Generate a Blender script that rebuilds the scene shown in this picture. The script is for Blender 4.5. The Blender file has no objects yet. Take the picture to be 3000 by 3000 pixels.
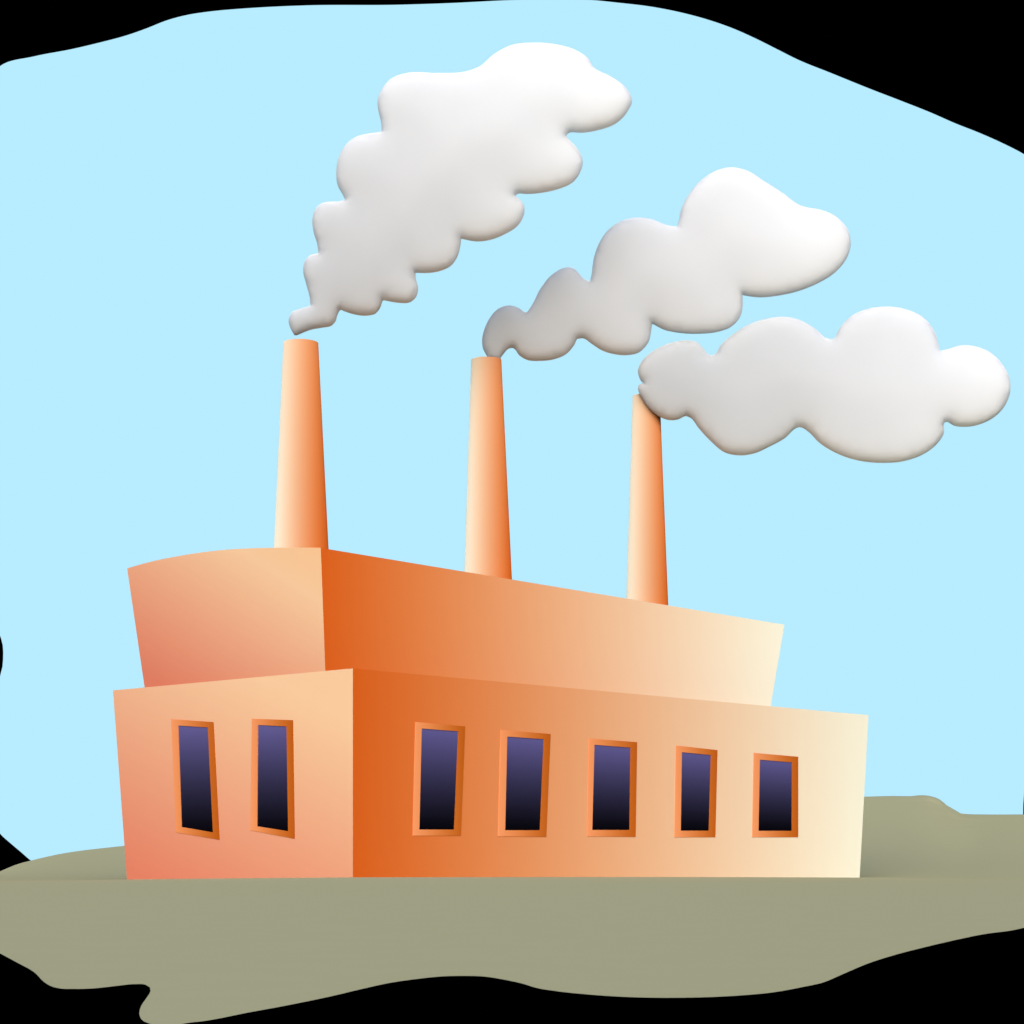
import bpy, bmesh, math, random
from mathutils import Vector
from mathutils.geometry import delaunay_2d_cdt

R = math.radians
random.seed(3)
scene = bpy.context.scene
col = scene.collection

# ------------------------------------------------------------------ camera
F, H, EYE = 6211.0, 2516.0, 1.225      # focal length and horizon row for a 3000 px square picture, eye height
cam = bpy.data.objects.new('camera', bpy.data.cameras.new('camera'))
col.objects.link(cam)
cam.location = (0, 0, EYE)
cam.rotation_euler = (R(90), 0, 0)
cam.data.sensor_width = 36
cam.data.lens = 36 * F / 3000
cam.data.shift_y = (H - 1500) / 3000
cam.data.clip_start = 0.1
cam.data.clip_end = 2000
scene.camera = cam

# ------------------------------------------------------------------ light (bright, even, overcast)
EXPOSURE = 0.4
SUN_ELEV, SUN_ROT = 27, 183             # compass bearing of the sun seen from the factory (camera looks to 0)
world = bpy.data.worlds.new('World')
scene.world = world
world.use_nodes = True
wn = world.node_tree.nodes
skyt = wn.new('ShaderNodeTexSky')
skyt.sky_type = 'NISHITA'
skyt.sun_disc = False
skyt.sun_elevation = R(SUN_ELEV)
skyt.sun_rotation = R(SUN_ROT)
skyt.air_density = 1.0
skyt.dust_density = 2.5
skyt.ozone_density = 1.0
wn['Background'].inputs['Strength'].default_value = 0.15
world.node_tree.links.new(skyt.outputs[0], wn['Background'].inputs['Color'])

sun = bpy.data.objects.new('sun', bpy.data.lights.new('sun', 'SUN'))
col.objects.link(sun)
sun.data.energy = 1.6
sun.data.angle = R(45)
sun.data.color = (1.0, 0.97, 0.93)
az = R(SUN_ROT)
to_sun = Vector((math.sin(az) * math.cos(R(SUN_ELEV)), math.cos(az) * math.cos(R(SUN_ELEV)), math.sin(R(SUN_ELEV))))
sun.rotation_euler = to_sun.to_track_quat('Z', 'Y').to_euler()
sun.location = to_sun * 200

scene.view_settings.view_transform = 'Standard'
scene.view_settings.look = 'None'
scene.view_settings.exposure = EXPOSURE
scene.view_settings.gamma = 1
scene.view_settings.use_curve_mapping = False

# ------------------------------------------------------------------ helpers
def lin(c):
    return tuple(((x / 255) / 12.92 if x / 255 <= 0.04045 else ((x / 255 + 0.055) / 1.055) ** 2.4) for x in c)

def mix(a, b, t):
    return tuple(x + (y - x) * t for x, y in zip(a, b))

def at(u, v, d):
    return Vector(((u - 1500) / F * d, d, EYE + (H - v) / F * d))

def tag(o, label=None, cat=None, group=None, kind=None):
    for k, v in (('label', label), ('category', cat), ('group', group), ('kind', kind)):
        if v: o[k] = v
    return o

def link(name, me, parent=None, mats=(), loc=None, smooth=False):
    o = bpy.data.objects.new(name, me)
    col.objects.link(o)
    for m in mats: me.materials.append(m)
    if parent: o.parent = parent
    if loc is not None: o.location = loc
    if smooth:
        me.polygons.foreach_set('use_smooth', [True] * len(me.polygons))
    return o

def mesh(name, verts, faces, mi=None):
    me = bpy.data.meshes.new(name)
    me.from_pydata([tuple(v) for v in verts], [], faces)
    if mi: me.polygons.foreach_set('material_index', mi)
    me.update()
    return me

def curve(pts, step=6.0, closed=True):
    """Catmull-Rom through pts; a point (x, y, 1) is a sharp corner."""
    n = len(pts)
    P = [Vector((p[0], p[1])) for p in pts]
    C = [len(p) > 2 for p in pts]
    out = []
    for i in range(n if closed else n - 1):
        p1, p2 = P[i], P[(i + 1) % n]
        p0 = P[i - 1] if (closed or i > 0) else p1
        p3 = P[(i + 2) % n] if (closed or i + 2 < n) else p2
        L = (p2 - p1).length
        def tan(a, b, c, sharp, end):
            if sharp: return (c - b) if not end else (b - a)
            t = (c - a)
            la, lc = (b - a).length, (c - b).length
            if la < 1e-6 or lc < 1e-6: return t * 0.5
            t = ((b - a) / la * lc + (c - b) / lc * la) / (la + lc)
            return t * L
        m1 = tan(p0, p1, p2, C[i], False)
        m2 = tan(p1, p2, p3, C[(i + 1) % n], True)
        k = max(1, int(L / step))
        for j in range(k):
            t = j / k
            out.append(p1 * (2*t**3 - 3*t*t + 1) + m1 * (t**3 - 2*t*t + t) + p2 * (-2*t**3 + 3*t*t) + m2 * (t**3 - t*t))
    if not closed: out.append(P[-1])
    return out

def inside(p, poly):
    x, y = p[0], p[1]
    r = False
    j = len(poly) - 1
    for i in range(len(poly)):
        xi, yi = poly[i][0], poly[i][1]
        xj, yj = poly[j][0], poly[j][1]
        if (yi > y) != (yj > y) and x < (xj - xi) * (y - yi) / (yj - yi) + xi: r = not r
        j = i
    return r

def fill(outer, holes=(), extra=()):
    """Triangulate a 2-D outline with holes and extra interior points."""
    vs, es = [], []
    for loop in (outer, *holes):
        b = len(vs)
        vs += [Vector((p[0], p[1])) for p in loop]
        es += [(b + i, b + (i + 1) % len(loop)) for i in range(len(loop))]
    vs += [Vector((p[0], p[1])) for p in extra]
    V, E, T, *_ = delaunay_2d_cdt(vs, es, [], 0, 1e-5)
    tris = []
    for f in T:
        c = sum((V[i] for i in f), Vector((0, 0))) / len(f)
        if inside(c, outer) and not any(inside(c, h) for h in holes):
            a = V[f[0]]; b = V[f[1]]; d = V[f[2]]
            if (b - a).cross(d - a) < 0: f = f[::-1]
            tris.append(tuple(f))
    return V, tris

def polydist(p, poly):
    best = 1e18
    px, py = p
    n = len(poly)
    for i in range(n):
        ax, ay = poly[i]
        bx, by = poly[(i + 1) % n]
        dx, dy = bx - ax, by - ay
        t = ((px - ax) * dx + (py - ay) * dy) / (dx * dx + dy * dy + 1e-12)
        t = 0 if t < 0 else 1 if t > 1 else t
        d = (px - ax - t * dx) ** 2 + (py - ay - t * dy) ** 2
        if d < best: best = d
    return math.sqrt(best)

# ------------------------------------------------------------------ materials
def material(name, color, rough=0.9, spec=0.0, noise=0.0, nscale=1.0, bump=0.0, bscale=8.0):
    m = bpy.data.materials.new(name)
    m.use_nodes = True
    nt = m.node_tree
    p = nt.nodes['Principled BSDF']
    p.inputs['Roughness'].default_value = rough
    p.inputs['Specular IOR Level'].default_value = spec
    p.inputs['Base Color'].default_value = (*color, 1)
    src = None
    if noise or bump:
        tc = nt.nodes.new('ShaderNodeTexCoord')
    if noise:
        n = nt.nodes.new('ShaderNodeTexNoise'); n.inputs['Scale'].default_value = nscale; n.inputs['Detail'].default_value = 6
        nt.links.new(tc.outputs['Object'], n.inputs['Vector'])
        mr = nt.nodes.new('ShaderNodeMapRange')
        mr.inputs['To Min'].default_value = 1 - noise; mr.inputs['To Max'].default_value = 1 + noise
        nt.links.new(n.outputs['Fac'], mr.inputs['Value'])
        mul = nt.nodes.new('ShaderNodeVectorMath'); mul.operation = 'MULTIPLY'
        mul.inputs[0].default_value = color
        nt.links.new(mr.outputs['Result'], mul.inputs[1])
        nt.links.new(mul.outputs[0], p.inputs['Base Color'])
    if bump:
        n2 = nt.nodes.new('ShaderNodeTexNoise'); n2.inputs['Scale'].default_value = bscale; n2.inputs['Detail'].default_value = 8
        nt.links.new(tc.outputs['Object'], n2.inputs['Vector'])
        bp = nt.nodes.new('ShaderNodeBump'); bp.inputs['Strength'].default_value = bump; bp.inputs['Distance'].default_value = 0.05
        nt.links.new(n2.outputs['Fac'], bp.inputs['Height'])
        nt.links.new(bp.outputs[0], p.inputs['Normal'])
    return m

def blend_color(name, vec, off, stops, k, rough=0.9, spec=0.0, chalky=0.0, scatter=0.0, noise=0.0):
    """Colour that blends from one colour to the next along vec (object space); stops: (t, sRGB), k: light level."""
    m = bpy.data.materials.new(name)
    m.use_nodes = True
    nt = m.node_tree
    p = nt.nodes['Principled BSDF']
    p.inputs['Roughness'].default_value = rough
    p.inputs['Specular IOR Level'].default_value = spec
    tc = nt.nodes.new('ShaderNodeTexCoord')
    dot = nt.nodes.new('ShaderNodeVectorMath'); dot.operation = 'DOT_PRODUCT'
    dot.inputs[1].default_value = vec
    nt.links.new(tc.outputs['Object'], dot.inputs[0])
    add = nt.nodes.new('ShaderNodeMath'); add.operation = 'ADD'; add.inputs[1].default_value = off
    nt.links.new(dot.outputs['Value'], add.inputs[0])
    fac = add.outputs[0]
    ramp = nt.nodes.new('ShaderNodeValToRGB')
    nt.links.new(fac, ramp.inputs[0])
    el = ramp.color_ramp.elements
    fine = []
    for (t0, c0), (t1, c1) in zip(stops[:-1], stops[1:]):
        N = max(1, int(round(9 * (t1 - t0))))
        fine += [(t0 + (t1 - t0) * i / N, mix(c0, c1, i / N)) for i in range(N)]
    fine.append(stops[-1])
    fine = [(t, tuple(min(0.86, x / kk) for x, kk in zip(lin(c), k))) for t, c in fine]
    while len(el) < len(fine): el.new(0.5)
    for e, (t, c) in zip(el, fine):
        e.position = t
    for e, (t, c) in zip(el, fine):
        e.color = (*c, 1)
    out = ramp.outputs['Color']
    if noise:
        n = nt.nodes.new('ShaderNodeTexNoise'); n.inputs['Scale'].default_value = 0.6; n.inputs['Detail'].default_value = 7
        nt.links.new(tc.outputs['Object'], n.inputs['Vector'])
        mr = nt.nodes.new('ShaderNodeMapRange')
        mr.inputs['To Min'].default_value = 1 - noise; mr.inputs['To Max'].default_value = 1 + noise
        nt.links.new(n.outputs['Fac'], mr.inputs['Value'])
        mul = nt.nodes.new('ShaderNodeVectorMath'); mul.operation = 'MULTIPLY'
        nt.links.new(out, mul.inputs[0]); nt.links.new(mr.outputs['Result'], mul.inputs[1])
        out = mul.outputs[0]
    nt.links.new(out, p.inputs['Base Color'])
    p.inputs['Diffuse Roughness'].default_value = chalky
    if scatter:                                  # light passes through and comes out again elsewhere, as in dense smoke
        p.subsurface_method = 'RANDOM_WALK'
        p.inputs['Subsurface Weight'].default_value = 1
        p.inputs['Subsurface Radius'].default_value = (1, 1, 1)
        p.inputs['Subsurface Scale'].default_value = scatter
    return m

# light level (value a white surface renders at) per orientation, used to turn picture colours into base colours
K_SIDE = (1.34, 1.24, 1.13)
K_END = (1.5, 1.38, 1.26)
K_CHIM = (1.72, 1.48, 1.28)
K_GROUND = (0.93, 0.95, 1.03)
K_SMOKE = (1.72, 1.6, 1.46)
K_PANE = (1.35, 1.3, 1.2)

def emission(name, color, strength):
    m = bpy.data.materials.new(name)
    m.use_nodes = True
    nt = m.node_tree
    nt.nodes.remove(nt.nodes['Principled BSDF'])
    e = nt.nodes.new('ShaderNodeEmission')
    e.inputs['Color'].default_value = (*color, 1)
    e.inputs['Strength'].default_value = strength
    nt.links.new(e.outputs[0], nt.nodes['Material Output'].inputs['Surface'])
    return m

M_SKY = emission('sky_light', lin((184, 236, 255)), 2 ** -EXPOSURE)
M_BLACK = material('black_cloth', (0.0, 0.0, 0.0), 1.0, 0.0)
M_GROUND = material('dry_earth', tuple(a / b for a, b in zip(lin((160, 160, 132)), K_GROUND)), 1.0, 0.0, noise=0.02, nscale=0.8)
M_FLUE = material('soot', (0.02, 0.02, 0.02), 1.0, 0.0)
M_ROOF = material('roof_felt', (0.25, 0.14, 0.08), 0.95, 0.0)

# ------------------------------------------------------------------ setting: backdrop, floor, sky, ground
me = mesh('backdrop', [(-700, 1000, -12), (700, 1000, -12), (700, 1000, 780), (-700, 1000, 780),
                       (-700, 1004, -12), (700, 1004, -12), (700, 1004, 780), (-700, 1004, 780)],
          [(0, 1, 2, 3), (5, 4, 7, 6), (0, 3, 7, 4), (1, 5, 6, 2), (3, 2, 6, 7), (0, 4, 5, 1)])
tag(link('backdrop', me, None, [M_BLACK]), kind='structure')
me = mesh('floor', [(x, y, z) for y, z in ((-60, -0.012), (64, -0.012), (120, -12.01), (1006, -12.01)) for x in (-700, 700)],
          [(2 * i, 2 * i + 1, 2 * i + 3, 2 * i + 2) for i in range(3)])
tag(link('floor', me, None, [M_BLACK]), kind='structure')

SKY = [(0, 194), (101, 165), (210, 144), (295, 124), (373, 103), (435, 81), (485, 61), (543, 45), (621, 33), (699, 26),
       (776, 21), (893, 16), (1165, 14), (1320, 9), (1500, 0), (1610, -4), (1733, 0), (1811, 8), (1904, 19), (1997, 37), (2075, 58),
       (2144, 82), (2214, 113), (2276, 144), (2338, 175), (2432, 213), (2548, 260), (2649, 299), (2727, 330), (2800, 362),
       (2866, 388), (2936, 419), (3000, 452), (3080, 510), (3130, 650), (3150, 1000), (3120, 1500), (3060, 1950), (3012, 2200),
       (3000, 2320), (2997, 2355), (2996, 2395), (2985, 2460, 1), (2985, 2600, 1), (240, 2600, 1), (140, 2552, 1), (91, 2521), (62, 2496), (29, 2468),
       (0, 2441), (-25, 2390), (-30, 2250), (-20, 2100), (-8, 2010), (2, 1977), (8, 1954), (10, 1932), (10.4, 1910), (9, 1890), (4, 1870),
       (0, 1860), (-12, 1835), (-60, 1700), (-90, 1200), (-80, 600), (-50, 300)]
outline = curve(SKY, 12)
grid = [(u, v) for u in range(0, 3100, 150) for v in range(100, 2600, 150) if inside((u, v), outline)
        and polydist((u, v), outline) > 40]
V, T = fill(outline, (), grid)
def sky_depth(u, v):
    return 900 - 45 * ((u - 1500) / 1500) ** 2 - 25 * ((H - v) / H) ** 2
me = mesh('sky', [at(p.x, p.y, sky_depth(p.x, p.y)) for p in V], T)
sky = link('sky', me, None, [M_SKY], smooth=True)
tag(sky, kind='structure')
sol = sky.modifiers.new('thickness', 'SOLIDIFY'); sol.thickness = 0.6; sol.offset = 1

# --- factory reference points (top corner of the lower hall, ends of its two walls)
TC, TL, TR_ = (1033.8, 1958.3), (331.0, 2022.5), (2544.5, 2095.0)
D0 = 140.0
Ctop = at(*TC, D0)
Ltop = at(*TL, D0 * (H - TC[1]) / (H - TL[1]))
Rtop = at(*TR_, D0 * (H - TC[1]) / (H - TR_[1]))
ldir = Vector((Ltop.x - Ctop.x, Ltop.y - Ctop.y)).normalized()
rdir = Vector((Rtop.x - Ctop.x, Rtop.y - Ctop.y)).normalized()

def on_wall(u, v, o, d):
    """Where the sight line through (u, v) meets the upright plane through o along d: (s along the wall, height)."""
    m = (u - 1500) / F
    s = (m * o.y - o.x) / (d.x - m * d.y)
    return s, EYE + (H - v) / F * (o.y + s * d.y)

def wall_point(s, z, o, d):
    return Vector((o.x + d.x * s, o.y + d.y * s, z))

sBL, zBL = on_wall(372, 2576.5, Ctop, ldir)
sBR, zBR = on_wall(2518.5, 2571, Ctop, rdir)
zBC = EYE + (H - 2570) / F * D0
PBL, PBR = wall_point(sBL, zBL, Ctop, ldir), wall_point(sBR, zBR, Ctop, rdir)

# --- ground: level in front, falls a little along the factory, rises to a low ridge behind it
RIDGE = [(-400, 2700), (-160, 2625), (0, 2553), (25, 2542), (54, 2531), (91, 2521), (137, 2510), (186, 2500), (232, 2493), (290, 2486), (364, 2478),
         (800, 2430), (1500, 2370), (2200, 2340), (2533, 2334), (2617, 2332), (2673, 2332), (2692, 2330), (2711, 2330), (2732, 2334),
         (2751, 2341), (2766, 2352), (2779, 2366), (2791, 2375), (2810, 2382), (2835, 2385), (2881, 2386), (2998, 2386), (3200, 2384), (3500, 2384)]
DR = 420.0
def ridge_row(u):
    for (a, b), (c, d) in zip(RIDGE[:-1], RIDGE[1:]):
        if a <= u <= c: return b + (d - b) * (u - a) / (c - a)
    return RIDGE[0][1] if u < RIDGE[0][0] else RIDGE[-1][1]
def ground_z(x, y):
    z = 0.0
    if y > 70:                                   # the site dips gently towards both ends of the factory
        p, zp = (PBL, zBL) if x < Ctop.x else (PBR, zBR)
        w = min(1.3, (x - Ctop.x) / (p.x - Ctop.x))
        z = zp * w * min(1.2, (y - 70) / (p.y - 70))
    u = 1500 + F * x / y
    zr = EYE + (H - ridge_row(u)) / F * DR
    if y > 190:
        t = min(1, (y - 190) / (DR - 190)); s = t ** 1.25
        z = z * (1 - s) + zr * s
    if y > DR: z -= (y - DR) * 0.15
    return z

NEAR = [(-160, 2690), (-80, 2750), (0, 2793), (50, 2820), (103.5, 2851), (128, 2876), (149, 2889), (178, 2896), (219, 2897), (269, 2896), (311, 2892),
        (352, 2887), (397.5, 2883), (426.5, 2885), (439, 2892.5), (441, 2903), (431, 2921), (414, 2946), (408, 2969), (414, 2986), (439, 2999),
        (480, 3007), (510, 3006), (538, 2999), (600, 2991), (724, 2967), (848, 2944), (973, 2918), (1053, 2899), (1140, 2880), (1221, 2868),
        (1296, 2860.5), (1358, 2859), (1420, 2861), (1482, 2871), (1532, 2882), (1569, 2893.5), (1625, 2903), (1718, 2913), (1800, 2919),
        (1893, 2922.5), (1986, 2923), (2080, 2921), (2173, 2916), (2266, 2907), (2359, 2890), (2409, 2879), (2471, 2853), (2545, 2822), (2620, 2798),
        (2701, 2777), (2794, 2755), (2887, 2736), (2968, 2725), (3000, 2718), (3120, 2690), (3200, 2640)]
near = []
for p in curve(NEAR, 8, closed=False):
    d = F * EYE / (p.y - H)
    near.append(((p.x - 1500) / F * d, d))
def ud(u, d): return ((u - 1500) / F * d, d)
edge = near + [ud(3300, 100), ud(3380, 140), ud(3380, 190), ud(3400, DR), ud(3400, 455)]
edge += [ud(u, 455) for u in range(3300, -300, -100)]
edge += [ud(-350, 455), ud(-350, DR), ud(-340, 190), ud(-330, 140), ud(-300, 90), ud(-240, 60)]
pts = []
d = 17.0
while d < 454:
    for u in range(-300, 3400, 60):
        q = ud(u + random.uniform(-8, 8), d)
        pts.append(q)
    d *= 1.06 if d < 110 else 1.02
for dd in (DR * 0.86, DR * 0.92, DR - 14, DR - 5, DR + 5):
    for u in [*range(-60, 420, 14), *range(2490, 3060, 9)]: pts.append(ud(u, dd))
cur = curve([(r[0], r[1]) for r in RIDGE], 10, closed=False)
RIDGE = [(c.x, c.y) for c in cur]
for c in cur[::1]:
    if c.x > 2500 or c.x < 420: pts.append(ud(c.x, DR))
pts = [p for p in pts if inside(p, edge)]
V, T = fill(edge, (), pts)
nv = len(V)
gv = [(p.x, p.y, ground_z(p.x, p.y)) for p in V]
me = mesh('ground', gv, T)
ground = link('ground', me, None, [M_GROUND])
tag(ground, kind='structure')
me.polygons.foreach_set('use_smooth', [True] * len(me.polygons))

# ------------------------------------------------------------------ factory
base = Vector((Ctop.x, Ctop.y, zBC))
factory = bpy.data.objects.new('factory_building', None)
col.objects.link(factory)
factory.location = base
tag(factory, 'orange and cream factory with a vaulted upper hall, dark windows and three tall chimneys', 'factory')

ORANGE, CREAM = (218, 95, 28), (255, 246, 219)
SALMON, PEACH, APRICOT = (228, 129, 100), (251, 203, 158), (255, 198, 146)

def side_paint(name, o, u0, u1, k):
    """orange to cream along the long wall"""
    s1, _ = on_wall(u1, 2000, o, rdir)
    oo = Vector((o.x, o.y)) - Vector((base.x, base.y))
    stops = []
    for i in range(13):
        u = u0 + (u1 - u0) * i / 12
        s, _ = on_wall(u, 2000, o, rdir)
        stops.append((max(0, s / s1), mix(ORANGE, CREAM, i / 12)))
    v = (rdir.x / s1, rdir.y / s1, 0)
    return blend_color(name, v, -(oo.x * v[0] + oo.y * v[1]), stops, k, noise=0.012)

def end_paint(name, o, bl, a, b, third):
    """salmon low at the far end to peach high at the corner"""
    # fit t = A + B s + C z over the wall
    rows = []
    for u in range(bl[0], int(bl[0]) + 600, 100):
        for v in range(bl[1] - 450, bl[1] + 1, 90):
            s, z = on_wall(u, v, o, ldir)
            rows.append((s, z, a * (u - bl[0]) + b * (bl[1] - v)))
    n = len(rows)
    ms, mz, mt = (sum(r[i] for r in rows) / n for i in range(3))
    ss = sum((r[0]-ms)**2 for r in rows); zz = sum((r[1]-mz)**2 for r in rows); sz = sum((r[0]-ms)*(r[1]-mz) for r in rows)
    st = sum((r[0]-ms)*(r[2]-mt) for r in rows); zt = sum((r[1]-mz)*(r[2]-mt) for r in rows)
    D = ss * zz - sz * sz
    B, Cc = (st * zz - zt * sz) / D, (zt * ss - st * sz) / D
    A = mt - B * ms - Cc * mz
    # s = (p - o).ldir ; object space is world minus base
    oo = Vector((o.x - base.x, o.y - base.y))
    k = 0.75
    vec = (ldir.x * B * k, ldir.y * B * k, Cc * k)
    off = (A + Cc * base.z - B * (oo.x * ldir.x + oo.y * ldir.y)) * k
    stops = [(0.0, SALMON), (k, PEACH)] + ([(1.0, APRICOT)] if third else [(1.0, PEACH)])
    return blend_color(name, vec, off, stops, K_END, noise=0.012)

# lower hall ------------------------------------------------------
Z = lambda p, q: p + (p - q) * 0.06          # push the foot of the walls into the ground
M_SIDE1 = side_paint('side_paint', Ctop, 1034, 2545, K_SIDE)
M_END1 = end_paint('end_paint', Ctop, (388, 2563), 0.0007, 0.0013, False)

def q(o, pts): return [(o[0] + x * .41408, o[1] + y * .41408) for x, y in pts]
A5, A6, A7 = (300, 1950), (1100, 1950), (1800, 1950)
WIN_END = [(q(A5, [(489, 378), (788, 400), (830, 1232), (524, 1180)]), q(A5, [(538, 424), (748, 437), (785, 1180), (562, 1142)])),
           (q(A5, [(1060, 376), (1350, 386), (1362, 1225), (1050, 1165)]), q(A5, [(1102, 420), (1305, 430), (1317, 1172), (1096, 1137)]))]
WIN_SIDE = [(q(A6, [(280, 398), (632, 430), (602, 1203), (262, 1203)]), q(A6, [(325, 445), (585, 465), (556, 1160), (308, 1160)])),
            (q(A6, [(884, 455), (1237, 484), (1206, 1212), (865, 1207)]), q(A6, [(930, 502), (1190, 520), (1163, 1165), (915, 1165)])),
            (q(A6, [(1508, 515), (1849, 542), (1838, 1212), (1495, 1208)]), q(A6, [(1547, 560), (1804, 580), (1797, 1163), (1531, 1163)])),
            (q(A7, [(433, 565), (727, 598), (712, 1214), (423, 1214)]), q(A7, [(475, 612), (682, 633), (668, 1168), (467, 1168)])),
            (q(A7, [(984, 617), (1298, 645), (1298, 1214), (973, 1214)]), q(A7, [(1027, 665), (1256, 685), (1254, 1169), (1017, 1169)]))]

def shrink(poly, k):
    c = (sum(p[0] for p in poly) / len(poly), sum(p[1] for p in poly) / len(poly))
    return [(c[0] + (p[0] - c[0]) * k, c[1] + (p[1] - c[1]) * k) for p in poly]

verts, faces, mi = [], [], []
def add_wall(outline, holes, o, d, idx, flip):
    V, T = fill(outline, holes)
    b = len(verts)
    verts.extend(wall_point(p.x, p.y, o, d) - base for p in V)
    for t in T:
        t = tuple(b + i for i in t)
        faces.append(t[::-1] if flip else t); mi.append(idx)
    return b

DEEP = 0.8
zTC, zTL, zTR = Ctop.z, Ltop.z, Rtop.z
sTL, sTR = (Ltop.xy - Ctop.xy).length, (Rtop.xy - Ctop.xy).length
def deeper(s, z, st, zt): 
    k = DEEP / (zt - z)
    return (s + (s - st) * k, z - DEEP)
side_out = [(0, zBC - DEEP), deeper(sBR, zBR, sTR, zTR), (sTR, zTR), (0, zTC)]
end_out = [(0, zBC - DEEP), deeper(sBL, zBL, sTL, zTL), (sTL, zTL), (0, zTC)]
side_holes = [[on_wall(*p, Ctop, rdir) for p in shrink(f, 0.96)] for f, _ in WIN_SIDE]
end_holes = [[on_wall(*p, Ctop, ldir) for p in shrink(f, 0.96)] for f, _ in WIN_END]
add_wall(side_out, side_holes, Ctop, rdir, 0, False)
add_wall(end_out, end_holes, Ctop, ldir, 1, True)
# far walls and flat roof
lt, rt = wall_point(*end_out[2], Ctop, ldir) - base, wall_point(*side_out[2], Ctop, rdir) - base
lb, rb = wall_point(*end_out[1], Ctop, ldir) - base, wall_point(*side_out[1], Ctop, rdir) - base
ct, cb = Ctop - base, Vector((0, 0, -DEEP))
bt = lt + rt - ct; bb = lb + rb - cb
b = len(verts)
verts += [lt, bt, rt, ct, lb, bb, rb]
faces += [(b, b + 4, b + 5, b + 1), (b + 1, b + 5, b + 6, b + 2)]; mi += [2, 2]
lower = link('lower_hall', mesh('lower_hall', verts, faces, mi), factory, [M_SIDE1, M_END1, material('rear_paint', tuple(c / 1.2 for c in lin((236, 171, 124))), 0.9)])
tag(lower, 'lower hall with a row of dark windows')
drop = Vector((0, 0, -0.05))
rv = [lt, bt, rt, ct]
cc = sum(rv, Vector()) / 4
rv = [cc + (p - cc) * 0.998 + drop for p in rv]
rv2 = [p + Vector((0, 0, -0.3)) for p in rv]
link('roof', mesh('roof', rv + rv2, [(3, 2, 1, 0), (4, 5, 6, 7), (0, 1, 5, 4), (1, 2, 6, 5), (2, 3, 7, 6), (3, 0, 4, 7)]), lower, [M_ROOF])

# windows: a raised frame round a set-back pane ----------------------
def window(frame, pane, o, d, K):
    nrm = Vector((d.y, -d.x, 0))
    if nrm.y > 0: nrm = -nrm
    f = [on_wall(*p, o, d) for p in frame]
    g = [on_wall(*p, o, d) for p in pane]
    w0 = wall_point(*f[0], o, d)
    org = wall_point((f[2][0] + f[3][0]) / 2, (f[2][1] + f[3][1]) / 2, o, d)
    P = lambda sz, n: wall_point(*sz, o, d) + nrm * n - org
    proud, back = 0.04, -0.015
    vs = [P(a, -0.3) for a in f] + [P(a, proud) for a in f] + [P(a, proud) for a in g] + [P(a, back - 0.06) for a in g]
    fs = []
    for i in range(4):
        j = (i + 1) % 4
        fs += [(i, j, 4 + j, 4 + i), (4 + i, 4 + j, 8 + j, 8 + i), (8 + i, 8 + j, 12 + j, 12 + i)]
    # frame colour: blends from pale orange on its left side to burnt orange on its right
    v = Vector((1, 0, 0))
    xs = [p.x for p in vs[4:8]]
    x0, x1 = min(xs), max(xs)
    fm = blend_color('frame_color', (1 / (x1 - x0), 0, 0), -x0 / (x1 - x0), [(0.0, (242, 151, 98)), (1.0, (184, 88, 20))], tuple(0.92 * x for x in K), noise=0.01)
    w = link('window', mesh('window', vs, fs), factory, [fm], org - base)
    bm = bmesh.new(); bm.from_mesh(w.data); bmesh.ops.recalc_face_normals(bm, faces=bm.faces)
    bm.to_mesh(w.data); bm.free()
    gl = shrink(g, 1.02)
    pv = [P(a, back) for a in gl] + [P(a, back - 0.03) for a in gl]
    z0, z1 = min(p.z for p in pv), max(p.z for p in pv)
    top = (97, 92, 148) if (z1 - z0) > 4.7 else (84, 79, 128)
    pm = blend_color('pane_color', (0.02 / (z1 - z0), 0, 1 / (z1 - z0)), -z0 / (z1 - z0), [(0.0, (5, 5, 9)), (1.0, top)], K_PANE, rough=0.12, spec=0.0)  # pane colour goes from near black at the foot to indigo on top
    link('pane', mesh('pane', pv, [(0, 1, 2, 3), (7, 6, 5, 4), (0, 4, 5, 1), (1, 5, 6, 2), (2, 6, 7, 3), (3, 7, 4, 0)]), w, [pm])
    return w
for f, g in WIN_END: window(f, g, Ctop, ldir, K_END)
for f, g in WIN_SIDE: window(f, g, Ctop, rdir, K_SIDE)

# upper hall --------------------------------------------------------
D1 = 144.0
UC = at(939.8, 1605, D1)
UCb = at(953, 1964, D1)
def z4(x, y): return (300 + x * .41408, 1550 + y * .41408)
ARC = [z4(*p) for p in [(1545, 133), (1450, 131.5), (1330, 131), (1200, 132), (1080, 135), (960, 140), (850, 148), (740, 160), (620, 177), (500, 198), (380, 222), (270, 250), (175, 278)]]
ARC = [tuple(p) for p in curve(ARC, 20, closed=False)]
top = [wall_point(*on_wall(u, v, UC, ldir), UC, ldir) for u, v in ARC]
UL, ULb = top[-1], wall_point(*on_wall(423.4, 2012.5, UCb, ldir), UCb, ldir)
UR, URb = wall_point(*on_wall(2298, 1830, UC, rdir), UC, rdir), wall_point(*on_wall(2257.6, 2070, UCb, rdir), UCb, rdir)
def ext(t, b):                                # carry the wall down to the roof of the lower hall
    k = (t.z - (Ctop.z - 0.2)) / (t.z - b.z)
    return t + (b - t) * k
Cb, Lb, Rb = ext(UC, UCb), ext(UL, ULb), ext(UR, URb)
prof = [p - base for p in top] + [Lb - base, Cb - base]
n = len(prof)
offs = [UR - UC] * (n - 2) + [Rb - Cb] * 2
vv = prof + [p + o for p, o in zip(prof, offs)]
ff = [tuple(range(n))[::-1], tuple(range(n, 2 * n))]
mm = [1, 2]
for i in range(n):
    j = (i + 1) % n
    ff.append((i, j, n + j, n + i))
    mm.append(0 if i == n - 1 else 2)
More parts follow.
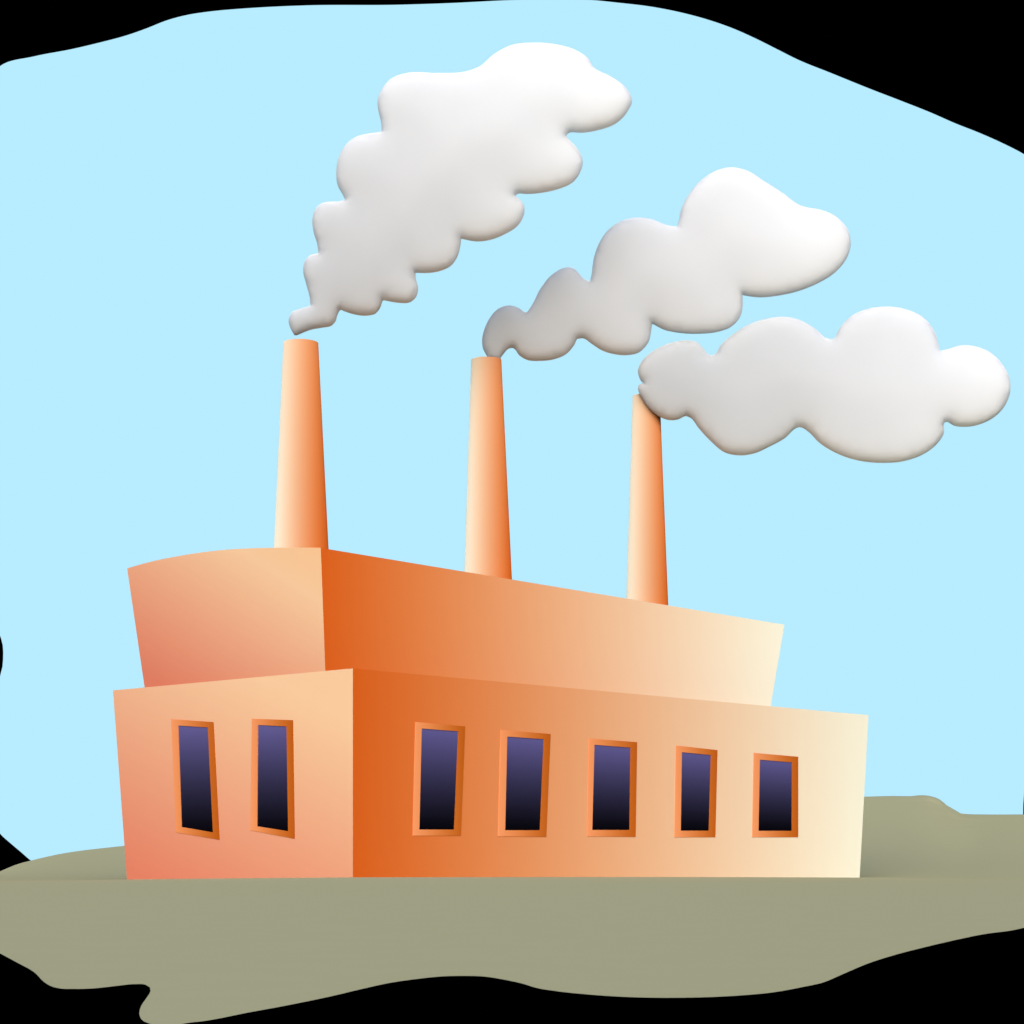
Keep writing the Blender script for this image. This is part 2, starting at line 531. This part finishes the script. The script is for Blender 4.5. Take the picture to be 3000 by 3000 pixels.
me = mesh('upper_hall', vv, ff, mm)
bm = bmesh.new(); bm.from_mesh(me); bmesh.ops.recalc_face_normals(bm, faces=bm.faces); bm.to_mesh(me); bm.free()
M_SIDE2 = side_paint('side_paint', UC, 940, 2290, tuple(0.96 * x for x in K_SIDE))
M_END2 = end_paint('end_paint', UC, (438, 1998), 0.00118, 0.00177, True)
upper = link('upper_hall', me, factory, [M_SIDE2, M_END2, bpy.data.materials['rear_paint']])
tag(upper, 'windowless upper hall under a low vaulted roof')

# chimneys ----------------------------------------------------------
def chimney(lt, rt, vt, lb, rb, vb, d):
    """left and right edge columns at the top row vt and at row vb lower down"""
    vv_ = H - (19.4 - EYE) * F / d            # foot just inside the roof of the upper hall
    k = (vv_ - vt) / (vb - vt)
    L, Rr = lt + (lb - lt) * k, rt + (rb - rt) * k
    rings = []
    for a, b_, v in ((L, Rr, vv_), (lt, rt, vt + 6)):
        c = at((a + b_) / 2, v, d)
        rings.append((c, (b_ - a) / 2 / F * d))
    org = rings[0][0]
    N = 64
    vs, fs = [], []
    prof = [(rings[0][0] - org, rings[0][1]), (rings[1][0] - org, rings[1][1]),
            (rings[1][0] - org, rings[1][1] - 0.3), (rings[1][0] - org - Vector((0, 0, 1.6)), rings[1][1] - 0.3)]
    for c, r in prof:
        vs += [c + Vector((math.cos(2 * math.pi * i / N) * r, math.sin(2 * math.pi * i / N) * r, 0)) for i in range(N)]
    for a in range(3):
        fs += [(a * N + i, a * N + (i + 1) % N, (a + 1) * N + (i + 1) % N, (a + 1) * N + i) for i in range(N)]
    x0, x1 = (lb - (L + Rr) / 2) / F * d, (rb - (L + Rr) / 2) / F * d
    m = blend_color('chimney_shading', (1 / (x1 - x0), 0, 0), -x0 / (x1 - x0), [(0.0, (255, 246, 220)), (1.0, (228, 101, 31))], K_CHIM, chalky=0.6, noise=0.012)  # cylinder shading put into the colour: cream lit side, orange shaded side
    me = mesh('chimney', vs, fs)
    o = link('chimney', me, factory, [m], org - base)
    me.polygons.foreach_set('use_smooth', [i < N for i in range(len(me.polygons))])
    c, r = prof[3]
    link('flue', mesh('flue', [c + Vector((math.cos(2 * math.pi * i / N) * (r + .02), math.sin(2 * math.pi * i / N) * (r + .02), 0.02)) for i in range(N)], [tuple(range(N))]), o, [M_FLUE])
    return o
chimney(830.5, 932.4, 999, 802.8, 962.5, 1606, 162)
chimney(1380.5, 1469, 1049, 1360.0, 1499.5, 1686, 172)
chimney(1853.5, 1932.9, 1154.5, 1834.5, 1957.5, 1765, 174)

# ------------------------------------------------------------------ smoke
def plume(pts, org, scale, depth, radius, gvec, gorg, stops, label):
    native = [(org[0] + p[0] * scale, org[1] + p[1] * scale) + tuple(p[2:]) for p in pts]
    out = [tuple(p) for p in curve(native, 7)]
    # make it counter-clockwise in (x, -y)
    xs = [p[0] for p in out]; ys = [p[1] for p in out]
    S = 13
    extra = []
    j = 0
    y = min(ys)
    while y < max(ys):
        x = min(xs) + (S / 2 if j % 2 else 0)
        while x < max(xs):
            if inside((x, y), out) and polydist((x, y), out) > 6: extra.append((x, y))
            x += S
        y += S * 0.87; j += 1
    for off in (2.5,):
        for i in range(len(out)):
            a, b_, c = out[i - 1], out[i], out[(i + 1) % len(out)]
            t = Vector((c[0] - a[0], c[1] - a[1])).normalized()
            for sgn in (1, -1):
                p = (b_[0] - t.y * off * sgn, b_[1] + t.x * off * sgn)
                if inside(p, out) and polydist(p, out) > off * 0.8: extra.append(p)
    V, T = fill(out, (), extra)
    dist = [polydist((p.x, p.y), out) for p in V]
    nb = [set() for _ in V]
    for t in T:
        for a in t:
            nb[a].update(t)
    def bulge(rim, slope):
        h = []
        for dd in dist:
            x = min(dd, rim)
            h.append(math.sqrt(max(0, x * (2 * rim - x))) + slope * min(max(0, dd - rim * 0.3), radius))
        for it in range(14):                   # soften the ridges between the billows
            new = h[:]
            for i in range(len(V)):
                if dist[i] > 12:
                    w = min(1, (dist[i] - 12) / 60)
                    avg = sum(h[k] for k in nb[i] if k != i) / (len(nb[i]) - 1)
                    new[i] = h[i] * (1 - w) + avg * w
            h = new
        return h
    hgt, rear = bulge(26, 0.13), bulge(90, 0.45)   # near side shaped flat so it shades evenly, far side billows
    m_per_px = depth / F
    o3 = at(native[0][0], native[0][1], depth)
    front, back = [], []
    nV = len(V)
    vs = []
    for p, h in zip(V, hgt):
        c = at(p.x, p.y, depth) - o3
        vs.append((c.x, c.y - h * m_per_px, c.z))
    bidx = {}
    for i, (p, h) in enumerate(zip(V, rear)):
        if h < 1e-6: bidx[i] = i
        else:
            c = at(p.x, p.y, depth) - o3
            bidx[i] = len(vs)
            vs.append((c.x, c.y + h * m_per_px, c.z))
    fs = [t[::-1] for t in T] + [tuple(bidx[i] for i in t) for t in T]
    me = mesh('smoke_plume', vs, fs)
    bm = bmesh.new(); bm.from_mesh(me); bmesh.ops.recalc_face_normals(bm, faces=bm.faces); bm.to_mesh(me); bm.free()
    # colour: grey by the chimney, clean white at the far end
    gx, gy = gvec                                # per native pixel
    vec = (gx / m_per_px, 0, -gy / m_per_px)
    off = gx * (native[0][0] - gorg[0]) + gy * (native[0][1] - gorg[1])
    m = blend_color('smoke', vec, off, stops, K_SMOKE, scatter=5.0)
    o = link('smoke_plume', me, None, [m], o3, smooth=True)
    tag(o, label, 'smoke', 'smoke plumes from the factory chimneys')
    return o

SM1 = [(110, 1585, 1), (88, 1545), (80, 1505), (100, 1465), (140, 1450), (192, 1436, 1), (190, 1400), (170, 1320), (155, 1250), (163, 1205), (190, 1175),
       (233, 1165, 1), (228, 1120), (208, 1050), (202, 990), (215, 940), (250, 908), (300, 898), (345, 897), (371, 888, 1), (358, 860), (335, 820),
       (325, 750), (335, 680), (370, 610), (430, 565), (500, 548), (558, 540, 1), (556, 490), (541, 425), (539, 370), (560, 320), (610, 265), (690, 238),
       (850, 238), (990, 230), (1060, 205), (1130, 145), (1220, 97), (1350, 82), (1450, 90), (1560, 122), (1625, 165), (1648, 205), (1740, 257),
       (1800, 298), (1838, 345), (1847, 382), (1825, 430), (1770, 485), (1680, 520), (1590, 535), (1520, 538), (1508, 555), (1530, 585), (1570, 630),
       (1593, 685), (1583, 740), (1545, 790), (1470, 825), (1380, 845), (1300, 851), (1258, 850), (1244, 864), (1268, 884), (1290, 915), (1292, 960),
       (1265, 1010), (1200, 1055), (1120, 1087), (1050, 1096), (1000, 1089), (968, 1081, 1), (964, 1125), (950, 1175), (915, 1222), (860, 1248),
       (790, 1259), (732, 1257, 1), (736, 1300), (747, 1345), (735, 1385), (700, 1411), (650, 1413), (565, 1399, 1), (552, 1438), (528, 1467),
       (480, 1479), (410, 1471), (345, 1450, 1), (333, 1470), (322, 1507), (300, 1530), (250, 1541), (195, 1551)]
SM2 = [(84, 1000, 1), (80, 978), (60, 940), (54, 890), (65, 840), (95, 780), (130, 742), (190, 725), (235, 738), (268, 759), (292, 730), (340, 640), (400, 570),
       (450, 543), (490, 540), (520, 560), (545, 590), (580, 610, 1), (588, 570), (600, 490), (625, 420), (670, 355), (740, 310), (810, 297), (880, 305),
       (950, 332), (1004, 342, 1), (1014, 310), (1022, 265), (1055, 195), (1110, 125), (1190, 70), (1275, 52), (1350, 70), (1430, 120), (1530, 185),
       (1600, 235), (1640, 248), (1700, 258), (1790, 300), (1840, 360), (1853, 420), (1835, 490), (1780, 560), (1700, 610), (1600, 650), (1500, 672),
       (1410, 680), (1324, 669, 1), (1325, 730), (1315, 775), (1280, 820), (1210, 848), (1120, 858), (1020, 854), (940, 837), (884, 808, 1), (879, 845),
       (865, 905), (825, 948), (760, 963), (700, 958), (640, 940), (585, 905), (545, 880), (522, 883), (505, 915), (470, 955), (410, 982), (340, 991),
       (270, 985), (230, 960), (207, 930), (190, 929), (160, 958), (146, 978), (143, 1000, 1)]
SM3 = [(107, 430, 1), (88, 405), (80, 375), (95, 330), (140, 285), (220, 243), (310, 225), (365, 235), (395, 265), (430, 298), (450, 290), (475, 250), (530, 200),
       (620, 145), (700, 120), (780, 112), (860, 130), (940, 178), (985, 215), (1015, 218), (1045, 170), (1100, 110), (1170, 77), (1270, 63), (1370, 78),
       (1450, 118), (1500, 180), (1520, 235), (1527, 276, 1), (1575, 264), (1625, 249), (1690, 253), (1770, 285), (1830, 345), (1862, 410), (1867, 460),
       (1850, 520), (1805, 580), (1740, 620), (1670, 636), (1600, 630), (1562, 612), (1550, 620), (1548, 670), (1520, 715), (1460, 765), (1370, 800),
       (1260, 810), (1150, 800), (1040, 765), (950, 710), (900, 660), (860, 638), (835, 648), (790, 690), (720, 730), (640, 765), (570, 774), (500, 760),
       (430, 705), (370, 640), (332, 592), (315, 585), (280, 600), (230, 604), (180, 585), (130, 545), (95, 490), (80, 455), (84, 438)]
GREY, WHITE = (205, 204, 204), (255, 255, 255)
plume(SM1, (800, 80), 1100 / 1932, 162.0, 230, (.707 / 1048, -.707 / 1048), (863, 934), [(0.0, GREY), (1.0, WHITE)],
      'tallest smoke plume drifting up from the leftmost chimney, grey turning white')
plume(SM2, (1380, 460), 1160 / 1932, 172.0, 200, (.93 / 1027, -.37 / 1027), (1416, 1000), [(0.0, GREY), (1.0, WHITE)],
      'smoke plume rising from the top of the middle chimney, between the two other plumes')
plume(SM3, (1820, 860), 1180 / 1932, 172.4, 190, (1 / 1090, 0), (1869, 1100), [(0.0, (208, 208, 208)), (1.0, WHITE)],
      'lowest smoke plume, blowing sideways across the top of the rightmost chimney')
